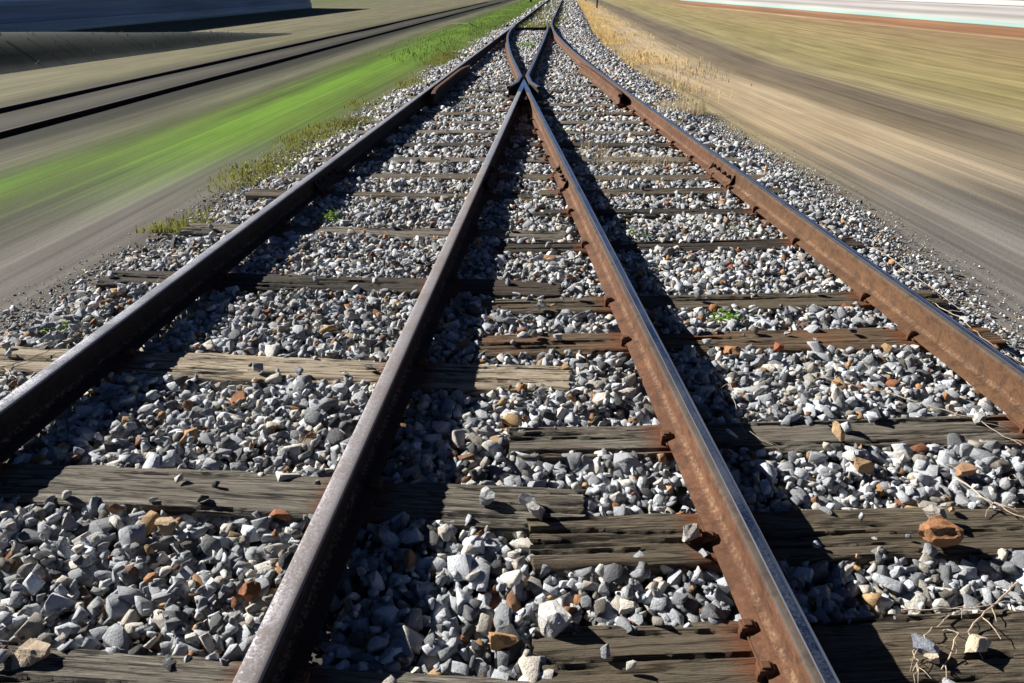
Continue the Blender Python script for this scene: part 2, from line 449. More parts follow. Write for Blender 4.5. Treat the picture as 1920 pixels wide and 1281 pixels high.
def prism(name, outline, z0, z1, mats, parent=None, topmi=0, sidemi=1):
    n = len(outline); V = [(x, y, z0) for x, y in outline] + [(x, y, z1) for x, y in outline]
    F = [tuple(range(n, 2 * n))] + [(i, (i + 1) % n, n + (i + 1) % n, n + i) for i in range(n)] + [tuple(range(n - 1, -1, -1))]
    me = pymesh(name, V, F, [topmi] + [sidemi] * n + [sidemi])
    uvl = me.uv_layers.new(name="UVMap")
    for lp in me.loops:
        co = me.vertices[lp.vertex_index].co; uvl.data[lp.index].uv = (co.x * .05, co.y)
    return link(name, me, mats, parent)
nose = empty('crossing_nose', (0.22, 12.6, 0))
tag(nose, "pointed steel crossing nose where the two legs of the V meet", 'rail crossing')
h = .035
ya, yn, yt = 11.945, 12.56, 13.55
out = [(xB(ya) - h, ya), (xB(ya) + h, ya), ((xB(yn) + xC(yn)) / 2, yn), (xC(ya) - h, ya), (xC(ya) + h, ya), (xC(yt) + h - .004, yt), (xB(yt) - h + .004, yt)]
o = prism('point', [(x - .22, y - 12.6) for x, y in out], .05, ZT + .001, [M_STEEL, M_RUST_SHADE], nose)
bm = bmesh.new(); bm_box(bm, (0.0, .35, .022), (.52, 1.5, .02), 0, .004)
link('base_plate', bm_mesh('base_plate', bm), M_RUST_SHADE, nose)
for yy in (11.15, 11.75, 12.35):
    bm = bmesh.new(); bm_box(bm, (-.02, yy - 12.6, .008), (.80 - (yy - 11) * .12, .20, .018), 0, .003)
    link('tie_plate', bm_mesh('tie_plate', bm), M_RUST, nose)
bm = bmesh.new(); bm_box(bm, (xB(11.6) / 2 + xC(11.6) / 2 - .22, -1.0, .085), (.085, .34, .09), 0, .008); link('spacer_block', bm_mesh('spacer_block', bm), M_RUST_SHADE, nose)
for yy in (11.25, 11.5, 11.75, 12.05, 12.3):
    for fn, sd in ((xB, -1), (xC, 1)):
        bm = bmesh.new(); nut(bm, Vector((fn(yy) - .22 + sd * .012, yy - 12.6, .098)), Vector((sd, 0)), .024, .034); link('bolt', bm_mesh('bolt', bm), M_RUST_SHADE, nose)
# stretcher rod of the switch
rod = empty('switch_rod', (0.75, 32.2, 0)); tag(rod, "dark steel switch rod lying across between the two blades far ahead", 'switch rod')
bm = bmesh.new(); bm_box(bm, (0, 0, .05), (1.35, .16, .11), 0, .01); link('bar', bm_mesh('bar', bm), M_RUST_SHADE, rod)
for sx in (-.66, .66):
    bm = bmesh.new(); bm_box(bm, (sx, 0.02, .12), (.12, .22, .05), 0, .01); link('clamp', bm_mesh('clamp', bm), M_RUST_SHADE, rod)

# ------------------------------------------------------------------ sleepers
TIES = []      # (cx, cy, angle, half length, half width) for keeping stones off
def tie_mesh(L, W, Hh, seed, seats, fine=True):
    rs = np.random.default_rng(seed)
    nx, ny = (int(L / .012), 26) if fine else (int(L / .04), 10)
    X = np.linspace(-L / 2, L / 2, nx); Y = np.linspace(-W / 2, W / 2, ny)
    GX, GY = np.meshgrid(X, Y, indexing='ij')
    Z = np.zeros_like(GX); CR = np.zeros_like(GX)
    for _ in range(10 if fine else 4):          # long grain undulation
        ky = rs.uniform(20, 140); kx = rs.uniform(.4, 3.5)
        Z += rs.uniform(.0004, .0013) * np.sin(GY * ky + np.sin(GX * kx + rs.uniform(0, 6)) * rs.uniform(.3, 1.6) + rs.uniform(0, 6))
    for _ in range(rs.integers(16, 26) if fine else 4):       # drying cracks
        y0 = rs.uniform(-W / 2, W / 2); x0 = rs.uniform(-L / 2, L / 2); ln = rs.uniform(.10, .8)
        if rs.random() < .35: x0 = rs.choice([-L / 2, L / 2])
        q0 = rs.uniform(0, 99)
        wander = np.array([.016 * mn.noise(Vector((float(x) * 2.2, q0, 0))) + .006 * mn.noise(Vector((float(x) * 11, q0, 5))) + .003 * mn.noise(Vector((float(x) * 40, q0, 9))) for x in X])
        wy = y0 + wander[:, None] + .02 * rs.uniform(-1, 1) * (GX - x0)
        wd = rs.uniform(.003, .0075); dp = rs.uniform(.008, .024)
        prof = np.exp(-((GY - wy) / wd) ** 2) * np.clip(1 - ((GX - x0) / ln) ** 2, 0, 1)
        Z -= dp * prof; CR = np.maximum(CR, prof)
    ex = np.minimum(np.abs(GY - W / 2), np.abs(GY + W / 2))
    Z -= .010 * np.exp(-ex / .006) * (1 + .7 * np.sin(GX * 17 + rs.uniform(0, 6)) * np.sin(GX * 5.3))   # worn arrises
    Z += .006 * np.sin(GX * rs.uniform(.8, 2) + rs.uniform(0, 6)) - .003
    GXd = GX.copy()
    endj = .012 * np.array([mn.noise(Vector((float(y) * 60, seed * 3.1, 0))) + .8 * mn.noise(Vector((float(y) * 200, seed * 1.7, 4))) for y in Y])
    GXd[0, :] += endj; GXd[1, :] += endj * .5; GXd[-1, :] -= endj[::-1]; GXd[-2, :] -= endj[::-1] * .5
    V = np.stack([GXd, GY + .003 * np.sin(GX * 4 + seed), Z], -1).reshape(-1, 3).tolist()
    idx = np.arange(nx * ny).reshape(nx, ny)
    F = np.stack([idx[:-1, :-1], idx[1:, :-1], idx[1:, 1:], idx[:-1, 1:]], -1).reshape(-1, 4).tolist()
    seat = np.zeros(nx * ny); crack = CR.ravel().tolist()
    for s in seats: seat = np.maximum(seat, np.exp(-((GX.ravel() - s) / .17) ** 2))
    seat = seat.tolist()
    ring = list(idx[:, 0]) + list(idx[-1, 1:]) + list(idx[-2::-1, -1]) + list(idx[0, -2:0:-1])
    base = len(V)
    for lev, zz in enumerate((-.045, -Hh)):
        for r in ring:
            p = V[r]; g = .002 * math.sin(p[0] * 40 + lev * 2 + p[1] * 90)
            V.append([p[0], p[1] + g, zz]); seat.append(seat[r] * .8); crack.append(0.0)
    m = len(ring)
    for j in range(m):
        k2 = (j + 1) % m
        F.append([ring[j], base + j, base + k2, ring[k2]][::-1])
        F.append([base + j, base + m + j, base + m + k2, base + k2][::-1])
    me = pymesh("sleeper", V, F)
    for nm, dat in (("seat", seat), ("crack", crack)):
        a = me.attributes.new(nm, 'FLOAT', 'POINT'); a.data.foreach_set("value", np.array(dat, np.float32))
    me.polygons.foreach_set("use_smooth", [True] * len(me.polygons)); me.set_sharp_from_angle(angle=R(50))
    return me

def spike_mesh():
    bm = bmesh.new()
    bm_box(bm, (0, 0, -.012), (.018, .018, .05), 0, .002)
    bm_box(bm, (.012, 0, .021), (.046, .036, .020), 0, .006)
    bm_box(bm, (.010, 0, .033), (.026, .024, .008), 0, .003)
    return bm_mesh("rail_spike", bm)
SPIKE = spike_mesh()
bm = bmesh.new(); bm_box(bm, (0, 0, .0055), (.225, .16, .0095), 0, .002); PLATE = bm_mesh("tie_plate", bm)
SPIKE.materials.append(M_RUST); PLATE.materials.append(M_RUST)
TIEN = [0]
def sleeper(x0, x1, yc_at, xr, slope, label, kind='grey', W=.235, rails=(), fine=True, group=None, z=0.0, plates=False, two=()):
    """sleeper from world x0 to x1 (slanted by slope); yc_at = y at x = xr; rails = list of x(y) functions seated on it"""
    TIEN[0] += 1
    ang = math.atan(slope); cx = (x0 + x1) / 2; cy = yc_at + (cx - xr) * slope
    L = (x1 - x0) / math.cos(ang)
    seats = []
    for fn in rails:
        xs = fn(cy); ys = cy + (xs - cx) * slope; xs = fn(ys); ys = cy + (xs - cx) * slope
        d = math.atan2(fn(ys - .1) - fn(ys + .1), .2)
        seats.append(((xs - cx) * math.cos(ang) + (ys - cy) * math.sin(ang), d - ang, xs, ys))
    me = tie_mesh(L, W, .15, 100 + TIEN[0], [s[0] for s in seats], fine)
    o = link('wooden_sleeper', me, M_WOOD[kind], None, (cx, cy, z), (0, 0, ang))
    tag(o, label, 'sleeper', group or 'wooden sleepers under the tracks')
    TIES.append((cx, cy, ang, L / 2, W / 2))
    for (sx, da, xs, ys) in seats:
        p = bpy.data.objects.new('tie_plate', PLATE); COL.objects.link(p); p.parent = o
        p.location = (sx, 0, -z); p.rotation_euler = (0, 0, da); p.scale = (1.0 if plates else .66, 1, 1)
        for sd in (-1, 1):
            offs = (-.045,) if sd < 0 else (.04,)
            if any(abs(xs - t) < .15 for t in two) and sd < 0: offs = (-.075, .07)
            for oy in offs:
                q = bpy.data.objects.new('rail_spike', SPIKE); COL.objects.link(q); q.parent = o
                q.rotation_euler = (0, 0, da + (0 if sd < 0 else math.pi)); 
                q.location = (sx + sd * .0835, oy + sx * 0, .012 - z)
    return o
LS = -TL      # left-track sleepers slope (square to the main line)
RS = .047
ORD = ["first", "second", "third", "fourth", "fifth", "sixth", "seventh", "eighth", "ninth", "tenth", "eleventh", "twelfth", "thirteenth"]
# left track: (y at x=-1.1, kind, x-left, x-right, label)
sleeper(xA(1.35) - .7, .1, 1.325, -1.1, LS, "grey sleeper at the bottom left corner, almost wholly under stones", 'grey', rails=(xA, xB), z=-.004)
sleeper(xA(2.2) - .7, .26, 2.185, -1.27, LS, "cracked grey sleeper with an upright brown stone on its front edge, left track", 'grey', W=.235, rails=(xA, xB))
sleeper(xA(3.1) - .75, .277, 3.15, -1.2, LS, "pale bleached sleeper in the left track with a blue grey stone on it", 'pale', W=.25, rails=(xA, xB))
sleeper(xA(4.25) - .70, .30, 4.265, -1.08, LS, "blackened sleeper in the left track with a square cut end between the V rails", 'dark', W=.24, rails=(xA, xB), z=.008)
sleeper(xA(5.36) - .70, .41, 5.36, -1.07, LS, "grey split sleeper in the left track with dry roots lying along it", 'grey', W=.22, rails=(xA, xB))
sleeper(xA(6.40) - .62, .18, 6.40, -.84, LS, "grey sleeper of the left track just nearer than the rail joints", 'olive', W=.22, rails=(xA, xB))
# right track
sleeper(.067, xD(1.4) + .42, 1.455, 1.13, RS, "olive brown sleeper at the bottom right with white stones and dry twigs on it", 'olive', W=.27, rails=(xC, xD), two=(xC(1.43),))
sleeper(.063, xD(1.9) + .42, 1.955, 1.33, RS, "dark olive sleeper carrying the big orange rock, right track", 'olive', W=.25, rails=(xC, xD))
sleeper(-.01, xD(2.5) + .42, 2.575, 1.54, RS, "grey cracked sleeper with a tan upright stone on it, right track", 'grey', W=.225, rails=(xC, xD))
sleeper(-.198, xD(3.4) + .42, 3.478, 1.55, RS, "brown stained sleeper with a white stone and orange stones at its front edge", 'brown', W=.235, rails=(xC, xD))
sleeper(-.172, xD(4.0) + .42, 4.0, 1.49, RS, "olive grey sleeper behind the green weed in the right track", 'olive', W=.215, rails=(xC, xD))
sleeper(-.115, xD(5.0) + .42, 5.043, 1.48, RS, "dark grey sleeper in the right track with mossy stones behind it", 'dark', W=.22, rails=(xC, xD))
sleeper(.175, xD(5.8) + .42, 5.872, 1.38, RS, "blackish sleeper in the right track two in front of the bolted joints", 'dark', W=.22, rails=(xC, xD))
sleeper(.26, xD(6.5) + .42, 6.53, 1.39, RS, "grey brown sleeper right under the front of the bolted joint, right track", 'olive', W=.21, rails=(xC, xD), plates=True)
YS = [7.10, 7.89, 8.70, 9.50, 10.25, 11.0, 11.8, 12.62, 13.5, 14.3]
kinds = ['olive', 'grey', 'dark', 'grey', 'grey', 'olive', 'grey', 'grey', 'dark', 'grey']
for i, y in enumerate(YS):
    rl = (xA, xB, xC, xD) if y < 11.9 else (xA, xD)
    sleeper(xA(y) - .50, xD(y) + .45, y, .3, -.012, ORD[i].capitalize() + " long sleeper under both tracks counted away from the rail joints", kinds[i], W=.22, rails=rl, fine=False, group='long sleepers under the switch', plates=True)

# ------------------------------------------------------------------ ground
RB = [(-1.0, 2.95), (1.5, 2.88), (3.3, 2.78), (4.2, 2.78), (7, 2.93), (10.5, 2.82), (13.5, 2.85), (18, 2.75), (25, 2.9), (33, 3.3), (45, 4.2), (95, 7.6)]
def x_right(y): return np.interp(y, [a for a, b in RB], [b for a, b in RB])
def x_left(y): return -3.08 + TL * np.asarray(y) + 0.1 * np.sin(np.asarray(y) * 1.3)

def mat_ground():
    k = NT("trackside_ground")
    uv = k.node("ShaderNodeUVMap"); sx = k.node("ShaderNodeSeparateXYZ"); k.l(uv.outputs[0], sx.inputs[0])
    u, v = sx.outputs[0], sx.outputs[1]
    def mp(s):
        m = k.node("ShaderNodeMapping"); m.inputs['Scale'].default_value = s; k.l(uv.outputs[0], m.inputs[0]); return m.outputs[0]
    w1 = k.noise(mp((.35, .05, 1)), 1.0, 3, .5)
    w2 = k.noise(mp((3.2, .035, 1)), 1.0, 4, .6)
    w3 = k.noise(mp((14, .10, 1)), 1.0, 3, .6)
    uw = k.math('ADD', u, k.math('MULTIPLY', k.math('SUBTRACT', w2, .5), .7))
    uw = k.math('ADD', uw, k.math('MULTIPLY', k.math('SUBTRACT', w1, .5), .7))
    fac = k.math('DIVIDE', k.math('ADD', uw, 35.0), 70.0, True)
    def P(x): return (x + 35) / 70
    g, gd, gl = (.175, .165, .150), (.115, .108, .096), (.24, .228, .208)
    tan, tanl, ygr = (.32, .27, .185), (.38, .32, .22), (.33, .285, .15)
    grn, grd = (.155, .34, .018), (.055, .105, .012)
    near = [(-30, (.10, .11, .06)), (-17, (.20, .20, .10)), (-10.2, (.27, .24, .165)), (-9.9, tan), (-9.3, (.05, .048, .04)), (-8.6, gd), (-8.25, (.06, .057, .05)), (-7.9, (.012, .012, .011)), (-7.35, (.014, .015, .012)),  # near-black stops: soft shadow of the second track's rails, painted into the ground colour
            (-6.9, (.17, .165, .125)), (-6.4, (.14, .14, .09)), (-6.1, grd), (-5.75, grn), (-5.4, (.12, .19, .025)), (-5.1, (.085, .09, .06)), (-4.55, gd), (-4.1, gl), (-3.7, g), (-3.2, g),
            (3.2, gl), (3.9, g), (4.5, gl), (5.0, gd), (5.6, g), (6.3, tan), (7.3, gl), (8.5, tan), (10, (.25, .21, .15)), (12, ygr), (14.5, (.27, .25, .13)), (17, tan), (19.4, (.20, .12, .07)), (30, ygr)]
    far = [(-30, (.16, .19, .07)), (-20, (.22, .215, .12)), (-14, (.24, .22, .14)), (-10.5, (.22, .21, .12)), (-10, (.16, .155, .09)), (-9.2, (.045, .042, .035)), (-8.5, (.10, .10, .08)), (-7.9, (.016, .016, .014)), (-7.2, (.03, .034, .02)), (-6.4, (.20, .20, .13)), (-5.8, (.10, .14, .03)),  # the same painted rail shadow bands, carried on into the distance
           (-4.8, (.165, .34, .022)), (-3.8, (.13, .21, .03)), (-3.1, (.15, .14, .09)),
           (3.0, gl), (3.7, (.27, .23, .13)), (4.3, (.50, .39, .245)), (5.6, (.47, .38, .25)), (6.3, (.22, .18, .12)), (7.4, (.17, .14, .105)), (8.2, ygr), (10, (.31, .27, .12)), (13, (.36, .29, .14)), (18, (.30, .22, .12)), (30, (.24, .22, .11))]
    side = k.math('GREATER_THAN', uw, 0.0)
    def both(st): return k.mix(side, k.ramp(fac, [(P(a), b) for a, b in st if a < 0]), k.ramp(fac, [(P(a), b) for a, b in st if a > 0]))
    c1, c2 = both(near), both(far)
    vm = k.math('ADD', v, k.math('MULTIPLY', k.math('SUBTRACT', w2, .5), 6.0))
    mr = k.node("ShaderNodeMapRange", interpolation_type='SMOOTHSTEP'); k.l(vm, mr.inputs[0])
    mr.inputs[1].default_value = 5.5; mr.inputs[2].default_value = 11.0
    c = k.mix(mr.outputs[0], c1, c2)
    s = k.ramp(k.math('ADD', k.math('MULTIPLY', w2, .55), k.math('MULTIPLY', w3, .45)), [(.32, .55), (.5, 1.0), (.68, 1.45)])
    c = k.mix(1.0, c, s, 'MULTIPLY')
    mot = k.noise(mp((1.6, .30, 1)), 1.0, 5, .65)
    c = k.mix(k.ramp(mot, [(.42, 0), (.66, .55)]), c, k.mix(1.0, c, (.55, .52, .50), 'MULTIPLY'))
    fine = k.noise(mp((60, 22, 1)), 1.0, 4, .7)
    c = k.mix(1.0, c, k.ramp(fine, [(.3, .86), (.7, 1.12)]), 'MULTIPLY')
    c = k.mix(1.0, c, k.mix(side, (.56, .56, .56), (.76, .76, .77)), 'MULTIPLY')
    k.col(c); k.rough(.95); k.b.inputs['Specular IOR Level'].default_value = .1
    k.bump(k.math('ADD', fine, w3), .25, .02)
    return k.m
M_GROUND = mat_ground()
def ground():
    ys = list(np.concatenate([np.linspace(-6, 40, 70), np.linspace(44, 120, 20), np.linspace(140, 700, 15)]))
    us = np.array([-450, -200, -110, -60, -36, -28, -22, -18, -14, -11, -9, -8, -7, -6, -5, -4.2, -3.6, -3.15, -2.7, -2.3, 2.3, 2.7, 3.15, 3.6, 4.2, 5, 6, 7, 8, 9, 11, 14, 18, 22, 28, 36, 60, 110, 200, 450])
    V, UV = [], []
    for y in ys:
        for u in us:
            if u < 0: x = u / math.cos(math.atan(TL)) + TL * y
            else: x = u + (-.047 * y if y < 20 else -.94 + (y - 20) * .055) + .02
            z = -.13 - .05 * (1 - min(1, max(0, (abs(u) - 2.3)) / 1.6) * .0)
            e = abs(u) - 2.6
            z = -.10 - .10 * min(1, max(0, e) / 1.4)
            if abs(u) < 2.5: z = -.13
            if abs(u) > 2.5: z += .02
            z += .02 * mn.noise(Vector((x * .4, y * .15, 0)))
            V.append((x, y, z)); UV.append((u, y))
    nu = len(us); F = []
    for i in range(len(ys) - 1):
        for j in range(nu - 1):
            F.append((i * nu + j, i * nu + j + 1, (i + 1) * nu + j + 1, (i + 1) * nu + j))
    me = pymesh("ground", V, F, None, 80)
    uvl = me.uv_layers.new(name="UVMap")
    li = np.zeros(len(me.loops), np.int32); me.loops.foreach_get("vertex_index", li)
    uvl.data.foreach_set("uv", np.array(UV, np.float32)[li].ravel())
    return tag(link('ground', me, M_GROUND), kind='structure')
ground()
# dark ballast bed under the stones
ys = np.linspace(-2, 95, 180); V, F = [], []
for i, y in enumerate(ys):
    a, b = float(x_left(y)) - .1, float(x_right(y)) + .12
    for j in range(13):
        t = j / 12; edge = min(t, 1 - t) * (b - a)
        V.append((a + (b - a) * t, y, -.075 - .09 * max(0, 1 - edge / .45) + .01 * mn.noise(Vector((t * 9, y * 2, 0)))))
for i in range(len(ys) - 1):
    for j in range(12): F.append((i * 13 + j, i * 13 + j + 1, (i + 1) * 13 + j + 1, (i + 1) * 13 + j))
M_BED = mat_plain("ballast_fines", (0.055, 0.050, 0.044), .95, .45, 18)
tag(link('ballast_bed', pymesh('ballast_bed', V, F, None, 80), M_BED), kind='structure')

# ------------------------------------------------------------------ stones
def stone_variant(seed, bevel=True, nplanes=11):
    rs = random.Random(seed)
    bm = bmesh.new(); bmesh.ops.create_cube(bm, size=2.4)
    ax = Vector((1.0, rs.uniform(.66, .92), rs.uniform(.48, .78)))
    for _ in range(nplanes):
        n = Vector((rs.gauss(0, 1), rs.gauss(0, 1), rs.gauss(0, 1))).normalized()
        d = rs.uniform(.62, .95)
        g = bm.verts[:] + bm.edges[:] + bm.faces[:]
        r = bmesh.ops.bisect_plane(bm, geom=g, dist=1e-5, plane_co=n * d, plane_no=n, clear_outer=True)
        es = [e for e in r['geom_cut'] if isinstance(e, bmesh.types.BMEdge)]
        if es:
            try: bmesh.ops.contextual_create(bm, geom=es)
            except Exception: pass
    bmesh.ops.remove_doubles(bm, verts=bm.verts[:], dist=.06)
    bmesh.ops.scale(bm, vec=ax, verts=bm.verts[:])
    if bevel:
        bmesh.ops.bevel(bm, geom=bm.edges[:], offset=.032, segments=1, affect='EDGES', profile=.6)
        for v in bm.verts:
            v.co += .035 * mn.noise_vector(v.co * 2.6 + Vector((seed, 0, 0)))
    bmesh.ops.triangulate(bm, faces=bm.faces[:])
    bmesh.ops.recalc_face_normals(bm, faces=bm.faces[:])
    bm.verts.index_update()
    V = np.array([v.co[:] for v in bm.verts]); F = np.array([[v.index for v in f.verts] for f in bm.faces], np.int32)
    V = V / np.abs(V[:, 0]).max() * .5
    bm.free(); return V, F
VAR_N = [stone_variant(s, True, 7 + s % 5) for s in range(70)]
VAR_F = [stone_variant(500 + s, False, 7) for s in range(30)]

def tints(n, rs, warm=.06):
    v = np.clip(rs.normal(.33, .15, n), .06, .72)
    c = np.stack([v * .925, v * .985, v * 1.07], 1)
    t = rs.random(n)
    wm = t < .16; c[wm] = np.stack([v[wm] * 1.10, v[wm] * 1.03, v[wm] * .92], 1)
    wh = (t > .16) & (t < .24); c[wh] = np.array([.56, .55, .51]) * rs.uniform(.8, 1.1, (wh.sum(), 1))
    br = (t > 1 - warm); k = rs.uniform(.55, 1.1, (br.sum(), 1)); pal = np.array([(.34, .17, .075), (.26, .105, .05), (.40, .27, .14), (.22, .12, .07), (.38, .22, .11)])
    c[br] = pal[rs.integers(0, len(pal), br.sum())] * k
    return c

def rotmats(n, rs, tilt):
    yaw = rs.uniform(0, 2 * np.pi, n); a = rs.normal(0, tilt, n); b = rs.normal(0, tilt, n)
    cz, sz = np.cos(yaw), np.sin(yaw); ca, sa = np.cos(a), np.sin(a); cb, sb = np.cos(b), np.sin(b)
    Z = np.zeros((n, 3, 3)); Z[:, 0, 0] = cz; Z[:, 0, 1] = -sz; Z[:, 1, 0] = sz; Z[:, 1, 1] = cz; Z[:, 2, 2] = 1
    X = np.zeros((n, 3, 3)); X[:, 0, 0] = 1; X[:, 1, 1] = ca; X[:, 1, 2] = -sa; X[:, 2, 1] = sa; X[:, 2, 2] = ca
    Y = np.zeros((n, 3, 3)); Y[:, 1, 1] = 1; Y[:, 0, 0] = cb; Y[:, 0, 2] = sb; Y[:, 2, 0] = -sb; Y[:, 2, 2] = cb
    return Z @ X @ Y

def in_tie(x, y, grow):
    m = np.zeros(len(x), bool)
    for cx, cy, a, hl, hw in TIES:
        dx, dy = x - cx, y - cy
        lx = dx * math.cos(a) + dy * math.sin(a); ly = -dx * math.sin(a) + dy * math.cos(a)
        m |= (np.abs(lx) < hl + grow) & (np.abs(ly) < hw + grow)
    return m
def rail_dist(x, y):
    d = np.full(len(x), 9.0)
    for path in RAILPATHS:
        ys = np.array([p.y for p in path]); xs = np.array([p.x for p in path])
        o = np.argsort(ys); ins = (y >= ys.min() - .05) & (y <= ys.max() + .05)
        dd = np.abs(x - np.interp(y, ys[o], xs[o])); d = np.where(ins, np.minimum(d, dd), d)
    return d

def lay(y0, y1, sp, size, zc, zj, seed, keep=1.0, tilt=.45, onties=.012, edge=False):
    rs = np.random.default_rng(seed)
    gx = np.arange(-3.5, 9, sp); gy = np.arange(y0, y1, sp)
    X, Y = [a.ravel() for a in np.meshgrid(gx, gy)]
    X = X + rs.uniform(-.55, .55, len(X)) * sp; Y = Y + rs.uniform(-.55, .55, len(Y)) * sp
    xl, xr = x_left(Y), x_right(Y)
    if edge:
        e = np.minimum(X - xl, xr - X); m = (e > -.7) & (e < .25) & (rs.random(len(X)) < np.clip((e + .7) / .6, 0, 1) ** 1.5 * .9)
        X, Y, xl, xr = X[m], Y[m], xl[m], xr[m]
    m = (X > xl - (.9 if edge else .4)) & (X < xr + (.9 if edge else .4)) & (rs.random(len(X)) < keep)
    X, Y = X[m], Y[m]; xl, xr = x_left(Y), x_right(Y)
    e = np.minimum(X - xl, xr - X)                       # metres inside the edge
    m = rs.random(len(X)) < (1.0 if edge else np.clip(.62 + e / .55, 0.0, 1))
    X, Y, e = X[m], Y[m], e[m]
    S = size * np.exp(rs.normal(0, .34, len(X))); S = np.clip(S, size * .5, size * 2.0)
    S *= np.clip(.8 + e * .8, .4, 1)
    # view-limited: nothing beyond the frame's sides by more than a little
    m = np.abs(X) < .82 * Y + 1.35
    X, Y, S, e = X[m], Y[m], S[m], e[m]
    lev = .016 * np.sin(X * 5.1 + np.sin(Y * 3.3)) * np.cos(Y * 4.3) + .010 * np.sin(X * 13 + Y * 9)
    Z = zc + np.clip((Y - 4) / 5, 0, 1) * .006 + lev + rs.normal(0, zj, len(X)) - .10 * np.clip(1 - (e + .1) / .5, 0, 1)
    if edge: Z = np.where(e < .1, -.085 - .10 * np.clip(-(e - .15) / 1.1, 0, 1) + rs.normal(0, .003, len(X)), Z)
    tie = in_tie(X, Y, -.024 - .012 * np.clip((Y - 5) / 4, 0, 1))
    near_t = in_tie(X, Y, .03)
    lucky = tie & (rs.random(len(X)) < onties)
    rd = rail_dist(X, Y)
    Z = np.where(lucky, .012 + S * .14, Z); S = np.where(lucky, np.minimum(S, .055), S)
    Z = np.where(near_t & ~tie, np.minimum(Z, zc + .012), Z)
    ok = (~tie | lucky) & ~((rd < .075 + S * .42))
    under = (rd < .075 + S * .42) & ~tie
    ok |= under & (rs.random(len(X)) < .55); Z = np.where(under, np.minimum(Z, -.052), Z)
    ok &= ~((rd < .2) & lucky)
    return X[ok], Y[ok], Z[ok], S[ok], tints(ok.sum(), rs), rotmats(ok.sum(), rs, tilt)

def realize(batches):
    VV, FF, CC = [], [], []; base = 0
    for (X, Y, Z, S, C, RM), variants, seed in batches:
        rs = np.random.default_rng(seed); ids = rs.integers(0, len(variants), len(X))
        for k, (v, f) in enumerate(variants):
            s = np.nonzero(ids == k)[0]
            if not len(s): continue
            P = np.einsum('nij,vj->nvi', RM[s], v) * S[s, None, None] + np.stack([X[s], Y[s], Z[s]], 1)[:, None, :]
            VV.append(P.reshape(-1, 3)); nv = len(v)
            FF.append((f[None] + (np.arange(len(s)) * nv)[:, None, None] + base).reshape(-1, 3)); base += nv * len(s)
            CC.append(np.repeat(C[s], nv, axis=0))
    V = np.concatenate(VV); F = np.concatenate(FF); C = np.concatenate(CC)
    me = trimesh("ballast_stones", V, F)
    a = me.attributes.new("tint", 'FLOAT_COLOR', 'POINT')
    a.data.foreach_set("color", np.concatenate([C, np.ones((len(C), 1))], 1).astype(np.float32).ravel())
    return me

batches = [
    (lay(.55, 7.5, .051, .061, -.060, .008, 1, tilt=.6), VAR_N, 1),
    (lay(.55, 7.5, .048, .056, -.034, .010, 2, tilt=.5), VAR_N, 2),
    (lay(.55, 7.5, .070, .040, -.018, .012, 3, keep=.8, tilt=.7, onties=.02), VAR_N, 3),
    (lay(.55, 6.5, .044, .030, -.026, .014, 13, keep=.9, tilt=.9, onties=.008), VAR_F, 13),
    (lay(1.8, 12, .034, .024, -.075, .010, 14, keep=.9, tilt=.9, onties=.0, edge=True), VAR_F, 14),
    (lay(7.5, 18, .058, .060, -.066, .008, 4), VAR_F, 4),
    (lay(7.5, 18, .054, .056, -.042, .011, 5, onties=.03), VAR_F, 5),
    (lay(18, 34, .066, .068, -.050, .012, 6), VAR_F, 6),
    (lay(34, 60, .16, .11, -.055, .015, 7, keep=.85), VAR_F, 7),
    (lay(60, 94, .26, .16, -.05, .02, 8, keep=.8), VAR_F, 8),
]
print("stones", sum(len(b[0][0]) for b in batches))
tag(link('ballast_stones', realize(batches), M_STONE), kind='stuff')

# single stones that stand out (pixel of the foot, size in m, colour, flatness, label)
def stone(px, py, size, col, label, z=0.0, flat=.7, seed=0, upright=False, cat='stone', tall=None):
    rs = random.Random(seed * 7 + 3)
    v, f = stone_variant(900 + seed, True, 12)
    v = v * np.array([1, 1, flat / max(.3, np.ptp(v[:, 2]))]) * size
    if upright: v = v[:, [2, 1, 0]]
    # one level of roughening
    bm = bmesh.new(); vs = [bm.verts.new(p) for p in v]
    for t in f: bm.faces.new([vs[i] for i in t])
    bmesh.ops.subdivide_edges(bm, edges=bm.edges[:], cuts=3 if size > .1 else 2, use_grid_fill=True)
    for q in bm.verts: q.co += size * (.09 if seed in (1, 29, 21) else .045) * mn.noise_vector(q.co * (2.2 / size) + Vector((seed * 3.3, 0, 0))) + size * (.06 if seed in (1, 29, 21) else .03) * mn.noise_vector(q.co * (6 / size) + Vector((seed * 1.3, 0, 0)))
    bmesh.ops.triangulate(bm, faces=bm.faces[:])
    me = bm_mesh('loose_stone', bm)
    a = me.attributes.new("tint", 'FLOAT_COLOR', 'POINT')
    a.data.foreach_set("color", np.tile(np.array([*col, 1], np.float32), len(me.vertices)))
    p = at(px, py, z); zmin = min(q.co.z for q in me.vertices)
    o = link('loose_stone', me, M_STONE, None, (p.x, p.y, z - zmin - .003), (0, 0, rs.uniform(-.35, .35)))
    return tag(o, label, cat)
OR, TN, WH, GY, BL, RD, CRM = (.30, .15, .07), (.40, .28, .16), (.50, .48, .44), (.30, .30, .30), (.20, .22, .26), (.26, .09, .045), (.50, .43, .32)
